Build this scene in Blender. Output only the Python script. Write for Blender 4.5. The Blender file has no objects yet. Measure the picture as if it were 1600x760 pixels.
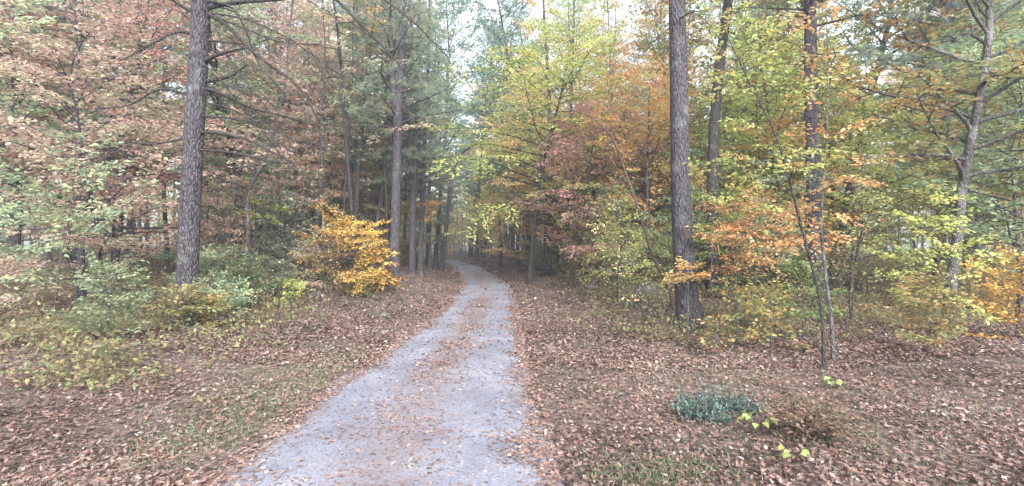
import bpy, math, random
import numpy as np
from mathutils import Vector
sc = bpy.context.scene
C = sc.collection
R = math.radians
# ------------------------------------------------------------------ camera
F = 780.0            # focal length in pixels of the 1600 px wide photograph
HZ = 385.0           # horizon row in it
CAMH = 1.6
cd = bpy.data.cameras.new('camera'); cam = bpy.data.objects.new('camera', cd); C.objects.link(cam)
cam.location = (0, 0, CAMH); cam.rotation_euler = (R(90), 0, 0)
cd.sensor_width = 36; cd.lens = 36 * F / 1600; cd.shift_y = (HZ - 380) / 1600
cd.clip_start = 0.05; cd.clip_end = 2000
sc.camera = cam
# ------------------------------------------------------------------ sky and sun
SUN_EL, SUN_AZ = 36, 168
w = bpy.data.worlds.new("World"); sc.world = w; w.use_nodes = True
nt = w.node_tree; nt.nodes.clear()
wo = nt.nodes.new('ShaderNodeOutputWorld'); bg = nt.nodes.new('ShaderNodeBackground')
sky = nt.nodes.new('ShaderNodeTexSky'); sky.sky_type = 'NISHITA'; sky.sun_disc = False
sky.sun_elevation = R(SUN_EL); sky.sun_rotation = R(SUN_AZ); sky.dust_density = 3.0; sky.air_density = 1.0
bw = nt.nodes.new('ShaderNodeRGBToBW'); mul = nt.nodes.new('ShaderNodeMixRGB'); mul.blend_type = 'MULTIPLY'
mul.inputs[0].default_value = 1; mul.inputs[2].default_value = (1.38, 1.42, 1.5, 1)
mx = nt.nodes.new('ShaderNodeMixRGB'); mx.inputs[0].default_value = .8
nt.links.new(sky.outputs[0], bw.inputs[0]); nt.links.new(bw.outputs[0], mul.inputs[1])
nt.links.new(sky.outputs[0], mx.inputs[1]); nt.links.new(mul.outputs[0], mx.inputs[2])
nt.links.new(mx.outputs[0], bg.inputs[0]); nt.links.new(bg.outputs[0], wo.inputs[0])
bg.inputs[1].default_value = 0.15
sl = bpy.data.lights.new('sun', 'SUN'); so = bpy.data.objects.new('sun', sl); C.objects.link(so)
sl.energy = 1.5; sl.angle = R(22); sl.color = (1, .96, .9)
_a = R(SUN_AZ); _e = R(SUN_EL)
so.rotation_euler = Vector((math.sin(_a) * math.cos(_e), math.cos(_a) * math.cos(_e), math.sin(_e))).to_track_quat('Z', 'Y').to_euler()
sc.view_settings.view_transform = 'Standard'; sc.view_settings.look = 'None'
sc.view_settings.gamma = 1; sc.view_settings.exposure = 2.2
cy = sc.cycles
cy.max_bounces = 9; cy.diffuse_bounces = 6; cy.glossy_bounces = 2; cy.transmission_bounces = 4; cy.volume_bounces = 0
cy.transparent_max_bounces = 8; cy.caustics_reflective = False; cy.caustics_refractive = False
cy.use_denoising = True; cy.use_adaptive_sampling = True; cy.adaptive_threshold = 0.02
HAZE = 0.003

# ------------------------------------------------------------------ helpers
def P(px, py, d):
    return np.array(((px - 800) * d / F, d, CAMH + (HZ - py) * d / F))

_PY = np.array([-30, -10, 0, 3.3, 5.8, 7.6, 10.9, 13.9, 19.2, 25, 31, 41.6, 50, 57, 66, 76, 90, 120])
_PX = np.array([-.95, -.92, -.9, -.88, -.87, -.86, -.84, -.80, -.95, -1.56, -2.4, -4.05, -5.9, -8.1, -12, -18, -30, -62])
def pathx(y):
    y = np.asarray(y, float)
    a = np.interp(y - 1.5, _PY, _PX); b = np.interp(y, _PY, _PX); c = np.interp(y + 1.5, _PY, _PX)
    return (a + b * 2 + c) / 4
def halfw(y):
    sl_ = (pathx(np.asarray(y) + .5) - pathx(np.asarray(y) - .5))
    return np.interp(y, [0, 3.3, 5.8, 7.6, 10.9, 19, 31, 42], [1.24, 1.22, 1.15, 1.08, 1.0, .95, 1.02, 1.1]) * np.sqrt(1 + sl_ ** 2)
def sstep(x, a, b):
    t = np.clip((x - a) / (b - a), 0, 1); return t * t * (3 - 2 * t)
def height(x, y):
    x = np.asarray(x, float); y = np.asarray(y, float)
    cx = pathx(y); s = np.abs(x - cx) - halfw(y); left = x < cx
    far = sstep(y, 12, 26) * (1 - sstep(y, 55, 75) * .6)
    bank = np.where(left, .18 + .5 * far, .12 + .14 * far) * sstep(s, .2, 3.5) + np.where(left, .5, .25) * sstep(s, 4, 20)
    n = (np.sin(x * .9 + y * .35) * .05 + np.sin(x * .37 - y * .61 + 1.3) * .1 + np.sin(x * 2.3 + 1.1 * y) * .02 + np.sin(2.9 * y - 1.7 * x) * .018)
    crown = .03 * np.clip(1 - (s + 1.06) ** 2, 0, 1) * (s < 0)
    return bank + n * sstep(s, .0, 2.5) + crown
def G(x, y):
    return float(height(x, y))

class MB:
    def __init__(s): s.v = []; s.q = []; s.t = []; s.tint = []; s.n = 0; s.qm = []; s.tm = []; s.sm = []
    def add(s, v, q=None, t=None, tint=0.5, m=0):
        v = np.asarray(v, float).reshape(-1, 3); s.v.append(v)
        s.tint.append(np.broadcast_to(np.asarray(tint, float), (len(v),)).copy())
        if q is not None and len(q): q = np.asarray(q, np.int64) + s.n; s.q.append(q); s.qm.append(np.full(len(q), m))
        if t is not None and len(t): t = np.asarray(t, np.int64) + s.n; s.t.append(t); s.tm.append(np.full(len(t), m))
        s.n += len(v)
    def mesh(s, name, mats, smooth=False):
        me = bpy.data.meshes.new(name)
        V = np.concatenate(s.v)
        Q = np.concatenate(s.q) if s.q else np.zeros((0, 4), np.int64)
        T = np.concatenate(s.t) if s.t else np.zeros((0, 3), np.int64)
        me.vertices.add(len(V)); me.vertices.foreach_set('co', V.ravel())
        me.loops.add(len(Q) * 4 + len(T) * 3)
        me.loops.foreach_set('vertex_index', np.concatenate([Q.ravel(), T.ravel()]).astype(np.int32))
        me.polygons.add(len(Q) + len(T))
        me.polygons.foreach_set('loop_start', np.concatenate([np.arange(len(Q)) * 4, len(Q) * 4 + np.arange(len(T)) * 3]).astype(np.int32))
        mi = np.concatenate((s.qm + s.tm)) if (s.qm or s.tm) else np.zeros(0)
        me.polygons.foreach_set('material_index', mi.astype(np.int32))
        if smooth: me.polygons.foreach_set('use_smooth', np.ones(len(mi), bool))
        me.update(calc_edges=True)
        a = me.attributes.new('tint', 'FLOAT', 'POINT'); a.data.foreach_set('value', np.concatenate(s.tint).astype(np.float32))
        for m in mats: me.materials.append(m)
        return me

def nrm(a):
    return a / np.maximum(np.linalg.norm(a, axis=-1, keepdims=True), 1e-9)

def tube(mb, pts, rad, sides=6, m=0, tint=.5, cap=True, rough=0.0, rs=None):
    pts = np.asarray(pts, float); rad = np.asarray(rad, float); n = len(pts)
    T = nrm(np.gradient(pts, axis=0))
    ref = np.array((0, 1., 0)) if abs(T[0][1]) < .8 else np.array((1., 0, 0))
    U = nrm(np.cross(T, ref)); Vv = np.cross(T, U)
    an = np.arange(sides) * 2 * math.pi / sides
    rr = rad[:, None, None]
    if rough and rs is not None:
        prof = 1 + rs.uniform(-rough, rough, (1, sides, 1)) + rs.uniform(-rough, rough, (n, sides, 1)) * .5
        rr = rr * prof
    V = pts[:, None, :] + (U[:, None, :] * np.cos(an)[None, :, None] + Vv[:, None, :] * np.sin(an)[None, :, None]) * rr
    i = np.arange(n - 1)[:, None] * sides; j = np.arange(sides)[None, :]; k = (j + 1) % sides
    q = np.stack([i + j, i + k, i + sides + k, i + sides + j], -1).reshape(-1, 4)
    V = V.reshape(-1, 3); t = []
    if cap:
        V = np.vstack([V, pts[-1] + T[-1] * rad[-1] * .4]); e = (n - 1) * sides
        t = [(e + a, e + (a + 1) % sides, n * sides) for a in range(sides)]
    mb.add(V, q, t, tint, m)

def smoothpath(ctrl, n):
    """Catmull-Rom through control points"""
    c = np.asarray(ctrl, float); c = np.vstack([2 * c[0] - c[1], c, 2 * c[-1] - c[-2]])
    u = np.linspace(0, len(c) - 3 - 1e-6, n); i = u.astype(int); t = (u - i)[:, None]
    p0, p1, p2, p3 = c[i], c[i + 1], c[i + 2], c[i + 3]
    return .5 * ((2 * p1) + (-p0 + p2) * t + (2 * p0 - 5 * p1 + 4 * p2 - p3) * t * t + (-p0 + 3 * p1 - 3 * p2 + p3) * t ** 3)

def wander(rs, p, d, L, n, jit, grav=0.0):
    pts = [np.array(p, float)]; d = nrm(np.array(d, float)); st = L / n
    for k in range(n):
        d = nrm(d + rs.normal(0, jit, 3) + np.array((0, 0, grav)))
        pts.append(pts[-1] + d * st)
    return np.array(pts)

def leaves(mb, Cn, A, N, L, W, tint, m=0, shape=6, fold=.18):
    """many leaves at once: base point, axis, normal, length, width"""
    n = len(Cn); A = nrm(A); B = nrm(np.cross(N, A)); N = np.cross(A, B)
    L = np.broadcast_to(L, (n,))[:, None]; W = np.broadcast_to(W, (n,))[:, None]
    if shape == 6:
        cv = [(0, 0, 0), (.3, .5, fold), (.68, .38, fold), (1, 0, -.12), (.68, -.38, fold), (.3, -.5, fold)]
        fq = [(0, 1, 2, 3), (0, 3, 4, 5)]
    elif shape == 4:
        cv = [(0, 0, 0), (.42, .5, fold), (1, 0, -.1), (.42, -.5, fold)]; fq = [(0, 1, 2, 3)]
    else:   # lobed leaf
        cv = [(0, 0, 0), (.12, .3, .1), (.42, .22, .02), (.45, .52, .2), (.66, .2, .03), (1, 0, .12), (.66, -.2, .03), (.45, -.52, .2), (.42, -.22, .02), (.12, -.3, .1), (.4, 0, -.04)]
        fq = [(0, 1, 2, 10), (10, 2, 3, 4), (10, 4, 5, 6), (10, 6, 7, 8), (0, 10, 8, 9)]
    k = len(cv); V = np.empty((n, k, 3))
    for i, (a, b, c) in enumerate(cv):
        V[:, i] = Cn + A * L * a + B * W * b + N * W * c
    q = (np.arange(n)[:, None, None] * k + np.array(fq)[None]).reshape(-1, 4)
    mb.add(V.reshape(-1, 3), q, None, np.repeat(np.broadcast_to(tint, (n,)), k), m)

def needles(mb, rs, Cn, A, L, W, per, tint, m=0, spread=.75):
    n = len(Cn); c = np.repeat(Cn, per, 0); a = nrm(np.repeat(A, per, 0) + rs.normal(0, spread, (n * per, 3)))
    s = nrm(np.cross(a, rs.normal(0, 1, (n * per, 3))))
    l = L * rs.uniform(.7, 1.2, (n * per, 1)); V = np.empty((n * per, 3, 3))
    V[:, 0] = c - s * W / 2; V[:, 1] = c + s * W / 2; V[:, 2] = c + a * l
    t = (np.arange(n * per)[:, None] * 3 + np.arange(3)[None])
    mb.add(V.reshape(-1, 3), None, t, np.repeat(np.clip(np.repeat(tint, per) + rs.normal(0, .12, n * per), 0, 1), 3), m)

# ------------------------------------------------------------------ materials
def newmat(name):
    m = bpy.data.materials.new(name); m.use_nodes = True; n = m.node_tree.nodes; n.clear()
    return m, n, m.node_tree.links
def ramp(n, cols, interp='LINEAR'):
    r = n.new('ShaderNodeValToRGB'); e = r.color_ramp; e.interpolation = interp
    k = len(cols)
    while len(e.elements) < k: e.elements.new(.5)
    for i, c in enumerate(cols):
        if len(c) == 4: p, c = c[0], c[1:]
        else: p = i / max(1, k - 1)
        e.elements[i].position = p; e.elements[i].color = (*c, 1)
    return r
def leafmat(name, cols, trans=.5, rough=.6, interp='LINEAR'):
    m, n, l = newmat(name); o = n.new('ShaderNodeOutputMaterial')
    at = n.new('ShaderNodeAttribute'); at.attribute_name = 'tint'
    r = ramp(n, cols, interp); l.new(at.outputs['Fac'], r.inputs[0])
    oi = n.new('ShaderNodeObjectInfo'); hs = n.new('ShaderNodeHueSaturation')
    mr = n.new('ShaderNodeMapRange'); mr.inputs['To Min'].default_value = .78; mr.inputs['To Max'].default_value = 1.2
    mh = n.new('ShaderNodeMapRange'); mh.inputs['To Min'].default_value = .485; mh.inputs['To Max'].default_value = .515
    l.new(oi.outputs['Random'], mr.inputs[0]); l.new(mr.outputs[0], hs.inputs['Value'])
    l.new(oi.outputs['Random'], mh.inputs[0]); l.new(mh.outputs[0], hs.inputs['Hue'])
    l.new(r.outputs[0], hs.inputs['Color'])
    b = n.new('ShaderNodeBsdfPrincipled'); b.inputs['Roughness'].default_value = rough
    b.inputs['Specular IOR Level'].default_value = .25
    t = n.new('ShaderNodeBsdfTranslucent'); x = n.new('ShaderNodeMixShader'); x.inputs[0].default_value = trans
    l.new(hs.outputs[0], b.inputs['Base Color']); l.new(hs.outputs[0], t.inputs[0])
    l.new(b.outputs[0], x.inputs[1]); l.new(t.outputs[0], x.inputs[2]); l.new(x.outputs[0], o.inputs[0])
    return m
def barkmat(name, dark, light, lichen=None, sc_=1.0, lich=.62):
    m, n, l = newmat(name); o = n.new('ShaderNodeOutputMaterial'); b = n.new('ShaderNodeBsdfPrincipled')
    tc = n.new('ShaderNodeTexCoord'); mp = n.new('ShaderNodeMapping'); mp.inputs['Scale'].default_value = (17 * sc_, 17 * sc_, 5.0 * sc_)
    l.new(tc.outputs['Object'], mp.inputs[0])
    v = n.new('ShaderNodeTexVoronoi'); v.feature = 'DISTANCE_TO_EDGE'; v.inputs['Scale'].default_value = 1.6
    ns = n.new('ShaderNodeTexNoise'); ns.inputs['Scale'].default_value = 1.5; ns.inputs['Detail'].default_value = 6
    l.new(mp.outputs[0], ns.inputs[0])
    wa = n.new('ShaderNodeMixRGB'); wa.blend_type = 'ADD'; wa.inputs[0].default_value = .6
    l.new(mp.outputs[0], wa.inputs[1]); l.new(ns.outputs['Color'], wa.inputs[2]); l.new(wa.outputs[0], v.inputs['Vector'])
    ad = n.new('ShaderNodeMath'); ad.operation = 'MULTIPLY_ADD'; ad.inputs[1].default_value = 2.2
    l.new(v.outputs[0], ad.inputs[0]); 
    sb = n.new('ShaderNodeMath'); sb.operation = 'SUBTRACT'; sb.inputs[1].default_value = .28; l.new(ns.outputs[0], sb.inputs[0]); l.new(sb.outputs[0], ad.inputs[2])
    r = ramp(n, [(.16, *dark), (.62, *light)]); l.new(ad.outputs[0], r.inputs[0])
    col = r.outputs[0]
    n2 = n.new('ShaderNodeTexNoise'); n2.inputs['Scale'].default_value = 4; n2.inputs['Detail'].default_value = 5
    l.new(tc.outputs['Object'], n2.inputs[0])
    r2 = ramp(n, [(lich - .06, 0, 0, 0), (lich + .08, 1, 1, 1)]); l.new(n2.outputs[0], r2.inputs[0])
    mxx = n.new('ShaderNodeMixRGB'); l.new(r2.outputs[0], mxx.inputs[0]); l.new(col, mxx.inputs[1])
    mxx.inputs[2].default_value = (*(lichen or light), 1); l.new(mxx.outputs[0], b.inputs['Base Color'])
    b.inputs['Roughness'].default_value = .9; b.inputs['Specular IOR Level'].default_value = .15
    bp = n.new('ShaderNodeBump'); bp.inputs['Strength'].default_value = 1; bp.inputs['Distance'].default_value = .03
    l.new(ad.outputs[0], bp.inputs['Height']); l.new(bp.outputs[0], b.inputs['Normal']); l.new(b.outputs[0], o.inputs[0])
    return m

M = {}
M['pine_bark'] = barkmat('pine bark', (.013, .012, .014), (.088, .078, .088), (.11, .115, .11), 1.0)
M['grey_bark'] = barkmat('grey bark', (.045, .04, .04), (.14, .13, .13), (.2, .2, .185), 1.6, .58)
M['dark_bark'] = barkmat('dark bark', (.022, .02, .02), (.07, .062, .06), (.1, .1, .09), 1.4, .68)
M['brown_bark'] = barkmat('brown bark', (.06, .045, .035), (.17, .13, .105), None, 2)
M['pale_bark'] = barkmat('pale bark', (.16, .15, .14), (.34, .32, .3), (.42, .42, .38), 2, .55)
Lf = {
 'gold': leafmat('gold leaves', [(.28, .25, .10), (.46, .29, .09), (.58, .35, .10), (.55, .27, .08), (.34, .36, .13)], .4),
 'orange': leafmat('orange leaves', [(.52, .27, .12), (.66, .36, .15), (.72, .44, .18), (.62, .47, .20), (.42, .40, .15)], .45),
 'peach': leafmat('peach leaves', [(.56, .35, .18), (.70, .47, .23), (.74, .57, .30), (.64, .56, .24), (.38, .42, .15)], .45),
 'red': leafmat('red leaves', [(.46, .22, .18), (.56, .29, .23), (.60, .36, .26), (.46, .34, .22), (.36, .36, .2)]),
 'pink': leafmat('pink leaves', [(.56, .28, .26), (.68, .38, .34), (.70, .46, .36), (.56, .40, .30), (.44, .42, .24)], .45),
 'lime': leafmat('yellow green leaves', [(.24, .32, .11), (.36, .44, .14), (.50, .54, .18), (.66, .58, .22), (.34, .42, .15)]),
 'green': leafmat('green leaves', [(.09, .16, .06), (.15, .24, .09), (.22, .32, .12), (.30, .36, .13), (.38, .36, .11)]),
 'sage': leafmat('sage green leaves', [(.17, .24, .16), (.25, .33, .20), (.34, .42, .26), (.43, .47, .28), (.48, .45, .23)]),
 'teal': leafmat('teal green leaves', [(.09, .19, .15), (.15, .27, .2), (.21, .34, .26), (.28, .37, .25), (.17, .25, .17)]),
 'mixed': leafmat('olive and tan leaves', [(.16, .22, .09), (.26, .30, .12), (.40, .36, .15), (.48, .31, .12), (.32, .19, .10)]),
 'dull': leafmat('dull olive and brown leaves', [(.13, .17, .08), (.22, .25, .12), (.27, .20, .12), (.36, .33, .15), (.17, .13, .08)]),
 'brown': leafmat('dull brown leaves', [(.12, .075, .055), (.2, .12, .09), (.26, .17, .13), (.16, .13, .09), (.12, .12, .07)]),
 'mauve': leafmat('dull mauve leaves', [(.42, .27, .24), (.52, .36, .31), (.56, .42, .33), (.44, .40, .27), (.34, .38, .22)]),
 'needle': leafmat('pine needles', [(.13, .17, .12), (.17, .235, .17), (.23, .30, .215), (.29, .33, .21), (.32, .29, .19)], .4),
 'bluegreen': leafmat('blue green evergreen leaves', [(.035, .065, .055), (.06, .105, .085), (.095, .145, .12), (.15, .20, .17), (.11, .10, .08)], .15, .45),
 'litter': leafmat('fallen leaves', [(.03, .022, .019), (.078, .052, .043), (.14, .093, .077), (.205, .14, .117), (.17, .088, .064), (.265, .188, .155), (.135, .113, .095), (.39, .325, .275)], .12, .75),
 'grass': leafmat('grass blades', [(.05, .09, .045), (.09, .14, .07), (.13, .17, .09), (.22, .2, .13)], .3),
}

def groundmat():
    m, n, l = newmat('leaf strewn soil'); o = n.new('ShaderNodeOutputMaterial'); b = n.new('ShaderNodeBsdfPrincipled')
    g = n.new('ShaderNodeNewGeometry')
    v = n.new('ShaderNodeTexVoronoi'); v.inputs['Scale'].default_value = 17; l.new(g.outputs['Position'], v.inputs['Vector'])
    sp = n.new('ShaderNodeSeparateColor'); l.new(v.outputs['Color'], sp.inputs[0])
    r = ramp(n, [(0.028, 0.019, 0.0168), (0.056, 0.0358, 0.0297), (0.0868, 0.056, 0.0465), (0.1232, 0.0812, 0.0672), (0.084, 0.0588, 0.0504), (0.1568, 0.112, 0.0924)])
    l.new(sp.outputs[0], r.inputs[0])
    ns = n.new('ShaderNodeTexNoise'); ns.inputs['Scale'].default_value = .5; ns.inputs['Detail'].default_value = 8; ns.inputs['Roughness'].default_value = .7
    l.new(g.outputs['Position'], ns.inputs[0])
    r2 = ramp(n, [(.5, 0, 0, 0), (.66, 1, 1, 1)]); l.new(ns.outputs[0], r2.inputs[0])
    mm = n.new('ShaderNodeMath'); mm.operation = 'MULTIPLY'; mm.inputs[1].default_value = .45; l.new(r2.outputs[0], mm.inputs[0])
    x = n.new('ShaderNodeMixRGB'); l.new(mm.outputs[0], x.inputs[0]); l.new(r.outputs[0], x.inputs[1]); x.inputs[2].default_value = (.11, .12, .06, 1)
    l.new(x.outputs[0], b.inputs['Base Color']); b.inputs['Roughness'].default_value = .95
    bp = n.new('ShaderNodeBump'); bp.inputs['Distance'].default_value = .03; bp.inputs['Strength'].default_value = .8
    l.new(sp.outputs[1], bp.inputs['Height']); l.new(bp.outputs[0], b.inputs['Normal']); l.new(b.outputs[0], o.inputs[0])
    return m
def pathmat():
    m, n, l = newmat('grey stone dust'); o = n.new('ShaderNodeOutputMaterial'); b = n.new('ShaderNodeBsdfPrincipled')
    g = n.new('ShaderNodeNewGeometry')
    n1 = n.new('ShaderNodeTexNoise'); n1.inputs['Scale'].default_value = 1.1; n1.inputs['Detail'].default_value = 10; n1.inputs['Roughness'].default_value = .72
    l.new(g.outputs['Position'], n1.inputs[0])
    r = ramp(n, [(.3, .10, .102, .128), (.5, .152, .156, .192), (.68, .222, .224, .256)]); l.new(n1.outputs[0], r.inputs[0])
    v = n.new('ShaderNodeTexVoronoi'); v.inputs['Scale'].default_value = 90; l.new(g.outputs['Position'], v.inputs['Vector'])
    sp = n.new('ShaderNodeSeparateColor'); l.new(v.outputs['Color'], sp.inputs[0])
    rr = ramp(n, [(0, .62, .62, .62), (.5, .95, .95, .95), (.93, 1.1, 1.1, 1.1), (1, 1.6, 1.58, 1.5)]); l.new(sp.outputs[0], rr.inputs[0])
    x = n.new('ShaderNodeMixRGB'); x.blend_type = 'MULTIPLY'; x.inputs[0].default_value = 1; l.new(r.outputs[0], x.inputs[1]); l.new(rr.outputs[0], x.inputs[2])
    # brownish crushed leaf dust along the middle strip and edges
    at = n.new('ShaderNodeAttribute'); at.attribute_name = 'tint'
    n3 = n.new('ShaderNodeTexNoise'); n3.inputs['Scale'].default_value = 5; n3.inputs['Detail'].default_value = 6; l.new(g.outputs['Position'], n3.inputs[0])
    ma = n.new('ShaderNodeMath'); ma.operation = 'MULTIPLY'; l.new(at.outputs['Fac'], ma.inputs[0]); l.new(n3.outputs[0], ma.inputs[1])
    y = n.new('ShaderNodeMixRGB'); l.new(ma.outputs[0], y.inputs[0]); l.new(x.outputs[0], y.inputs[1]); y.inputs[2].default_value = (.15, .11, .1, 1)
    l.new(y.outputs[0], b.inputs['Base Color']); b.inputs['Roughness'].default_value = .85
    bp = n.new('ShaderNodeBump'); bp.inputs['Distance'].default_value = .008; bp.inputs['Strength'].default_value = .7
    l.new(sp.outputs[1], bp.inputs['Height']); l.new(bp.outputs[0], b.inputs['Normal']); l.new(b.outputs[0], o.inputs[0])
    return m
def rockmat():
    m, n, l = newmat('lichened rock'); o = n.new('ShaderNodeOutputMaterial'); b = n.new('ShaderNodeBsdfPrincipled')
    tc = n.new('ShaderNodeTexCoord'); n1 = n.new('ShaderNodeTexNoise'); n1.inputs['Scale'].default_value = 6; n1.inputs['Detail'].default_value = 9
    l.new(tc.outputs['Object'], n1.inputs[0]); r = ramp(n, [(.35, .045, .042, .045), (.55, .11, .105, .105), (.75, .22, .22, .21)]); l.new(n1.outputs[0], r.inputs[0])
    l.new(r.outputs[0], b.inputs['Base Color']); b.inputs['Roughness'].default_value = .9
    bp = n.new('ShaderNodeBump'); bp.inputs['Distance'].default_value = .03; l.new(n1.outputs[0], bp.inputs['Height']); l.new(bp.outputs[0], b.inputs['Normal'])
    l.new(b.outputs[0], o.inputs[0]); return m
M['ground'] = groundmat(); M['path'] = pathmat(); M['rock'] = rockmat()

# ------------------------------------------------------------------ tagging
def tag(o, label=None, cat=None, group=None, kind=None):
    if label: o['label'] = label
    if cat: o['category'] = cat
    if group: o['group'] = group
    if kind: o['kind'] = kind
    return o
def link(name, me, parent=None, loc=None):
    o = bpy.data.objects.new(name, me); C.objects.link(o)
    if parent: o.parent = parent
    if loc is not None: o.location = loc
    return o

# ------------------------------------------------------------------ ground and path
def build_ground():
    xs = np.concatenate([-np.geomspace(400, 14, 60), np.linspace(-13.7, 13.7, 190), np.geomspace(14, 400, 60)])
    ys = np.concatenate([-np.geomspace(200, 2, 25), np.linspace(-1.8, 30, 200), np.geomspace(30.3, 600, 110)])
    X, Y = np.meshgrid(xs, ys); Z = height(X, Y)
    Z = np.where(np.abs(X - pathx(Y)) < halfw(Y) - .08, Z - .03, Z)
    nx, ny = len(xs), len(ys)
    i = np.arange(ny - 1)[:, None] * nx; j = np.arange(nx - 1)[None]
    q = np.stack([i + j, i + j + 1, i + nx + j + 1, i + nx + j], -1).reshape(-1, 4)
    mb = MB(); mb.add(np.stack([X, Y, Z], -1).reshape(-1, 3), q)
    tag(link('ground', mb.mesh('ground', [M['ground']], True)), kind='structure')
    ys = np.concatenate([np.linspace(-12, 40, 260), np.linspace(40.3, 100, 150)])
    c = np.stack([pathx(ys), ys], -1); T = nrm(np.gradient(c, axis=0)); Nn = np.stack([T[:, 1], -T[:, 0]], -1)
    us = np.linspace(-1.12, 1.12, 21); rs = np.random.RandomState(3)
    edge = np.convolve(rs.normal(0, .13, len(ys) + 6), np.ones(7) / 7, 'valid') * 1.2
    V = []; tint = []
    for k, u in enumerate(us):
        ee = (edge if u > 0 else np.roll(edge, 40)) * abs(u)
        p = c + Nn * (u * halfw(ys) / np.sqrt(1 + (T[:, 0] / T[:, 1]) ** 2) / 1.06 + ee * np.sign(u))[:, None]
        z = height(p[:, 0], p[:, 1]) + np.where(abs(u) > 1.05, -.015, .008)
        if abs(u) > .6 and abs(u) < .95: z -= .004
        V.append(np.concatenate([p, z[:, None]], 1))
        tt = .9 * np.exp(-((u + .05) / .28) ** 2) + .9 * sstep(abs(u), .8, 1.1)
        tint.append(np.full(len(ys), tt))
    V = np.array(V); n = len(ys); i = np.arange(len(us) - 1)[:, None] * n; j = np.arange(n - 1)[None]
    q = np.stack([i + j, i + n + j, i + n + j + 1, i + j + 1], -1).reshape(-1, 4)[:, ::-1]
    mb = MB(); mb.add(V.reshape(-1, 3), q, None, np.array(tint).ravel())
    tag(link('path', mb.mesh('path', [M['path']], True)), kind='structure')
build_ground()

def litter():
    rs = np.random.RandomState(11); mb = MB()
    def scatter(n, d0, d1, size, shape, power=1.0, xmax=1.12, pathdens=.05):
        u = rs.uniform(0, 1, n); d = d0 + (d1 - d0) * u ** power
        x = rs.uniform(-xmax, xmax, n) * d
        cx = pathx(d); hw = halfw(d); s = np.abs(x - cx) - hw
        un = (x - cx) / hw
        keep_p = np.where(s > 0, 1, pathdens + .8 * sstep(s + .12 * np.sin(d * 2.1) + .07 * np.sin(d * 5.3 + x), -.42, .1) + .3 * np.exp(-((un + .05) / .34) ** 2) + np.where(un > 0, .18 * sstep(s, -.6, 0), 0))
        cl = .55 + .9 * np.clip(np.sin(x * 3.1 + d * 1.3) * np.sin(d * 2.3 - x * 1.7 + 1) + .35 * np.sin(x * 9 + 2 * d) * np.sin(d * 7 - x * 3), -.5, 1)
        keep_p = np.where(s > 0, keep_p * (1 if shape == 4 else np.clip(cl + .35, 0.35, 1)), np.where(s > -.16, .9, keep_p * np.clip(cl, .1, 1.4)))
        k = rs.uniform(0, 1, n) < keep_p; x = x[k]; d = d[k]; s = s[k]; n = len(x)
        z = height(x, d) + np.where(s < .05, .012, rs.uniform(.0, .035, n))
        A = np.stack([rs.normal(0, 1, n), rs.normal(0, 1, n), rs.normal(0, .18, n) + np.where(s > 0, .12, .05)], -1)
        Nn = nrm(np.stack([rs.normal(0, .38, n), rs.normal(0, .38, n), np.ones(n)], -1))
        L = size * rs.uniform(.6, 1.35, n)
        dr = np.sin(x * 1.1 + 1.3 * np.sin(d * .7)) * np.sin(d * 1.2 + .8 * np.sin(x * 1.4)) + .5 * np.sin(x * 3.7 + d * 2) * np.sin(d * 3.3 - x)
        tint = np.clip(rs.beta(1.5, 2.0, n) + .16 * dr, 0, .93)
        tint = np.where(s < 0, np.clip(tint * .5 + rs.choice([.15, .42, .5], n), 0, .9), tint)
        tint = np.where(rs.uniform(0, 1, n) < .03, 1, tint)
        leaves(mb, np.stack([x, d, z], -1), A, Nn, L, L * rs.uniform(.5, .9, n), tint, 0, shape, rs.uniform(.1, .3))
    scatter(95000, 2.4, 7, .038, 11, 1.0, pathdens=.035)
    scatter(140000, 6.5, 13, .043, 6, 1.0, pathdens=.04)
    scatter(130000, 12, 30, .075, 4, .9, pathdens=.07)
    scatter(60000, 28, 75, .15, 4, .9, pathdens=.07)
    n = 26000; d = rs.uniform(2.5, 15, n); hw = halfw(d); un = rs.uniform(-1, 1, n)
    k = rs.uniform(0, 1, n) < .12 + .6 * np.exp(-((un + .05) / .3) ** 2) + .9 * sstep(np.abs(un), .7, 1); d = d[k]; un = un[k]; n = len(d)
    x = pathx(d) + un * halfw(d); L = .018 * rs.uniform(.5, 1.5, n) * (1 + d / 15)
    leaves(mb, np.stack([x, d, height(x, d) + .011], -1), np.stack([rs.normal(0, 1, n), rs.normal(0, 1, n), rs.normal(0, .1, n)], -1), nrm(np.stack([rs.normal(0, .25, n), rs.normal(0, .25, n), np.ones(n)], -1)), L, L * .6, rs.uniform(.2, .95, n), 0, 4, .15)
    tag(link('fallen_leaves', mb.mesh('fallen_leaves', [Lf['litter']])), 'brown and tan fallen leaves strewn over the verges and thinly on the gravel path', 'fallen leaves', None, 'stuff')
litter()

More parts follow.
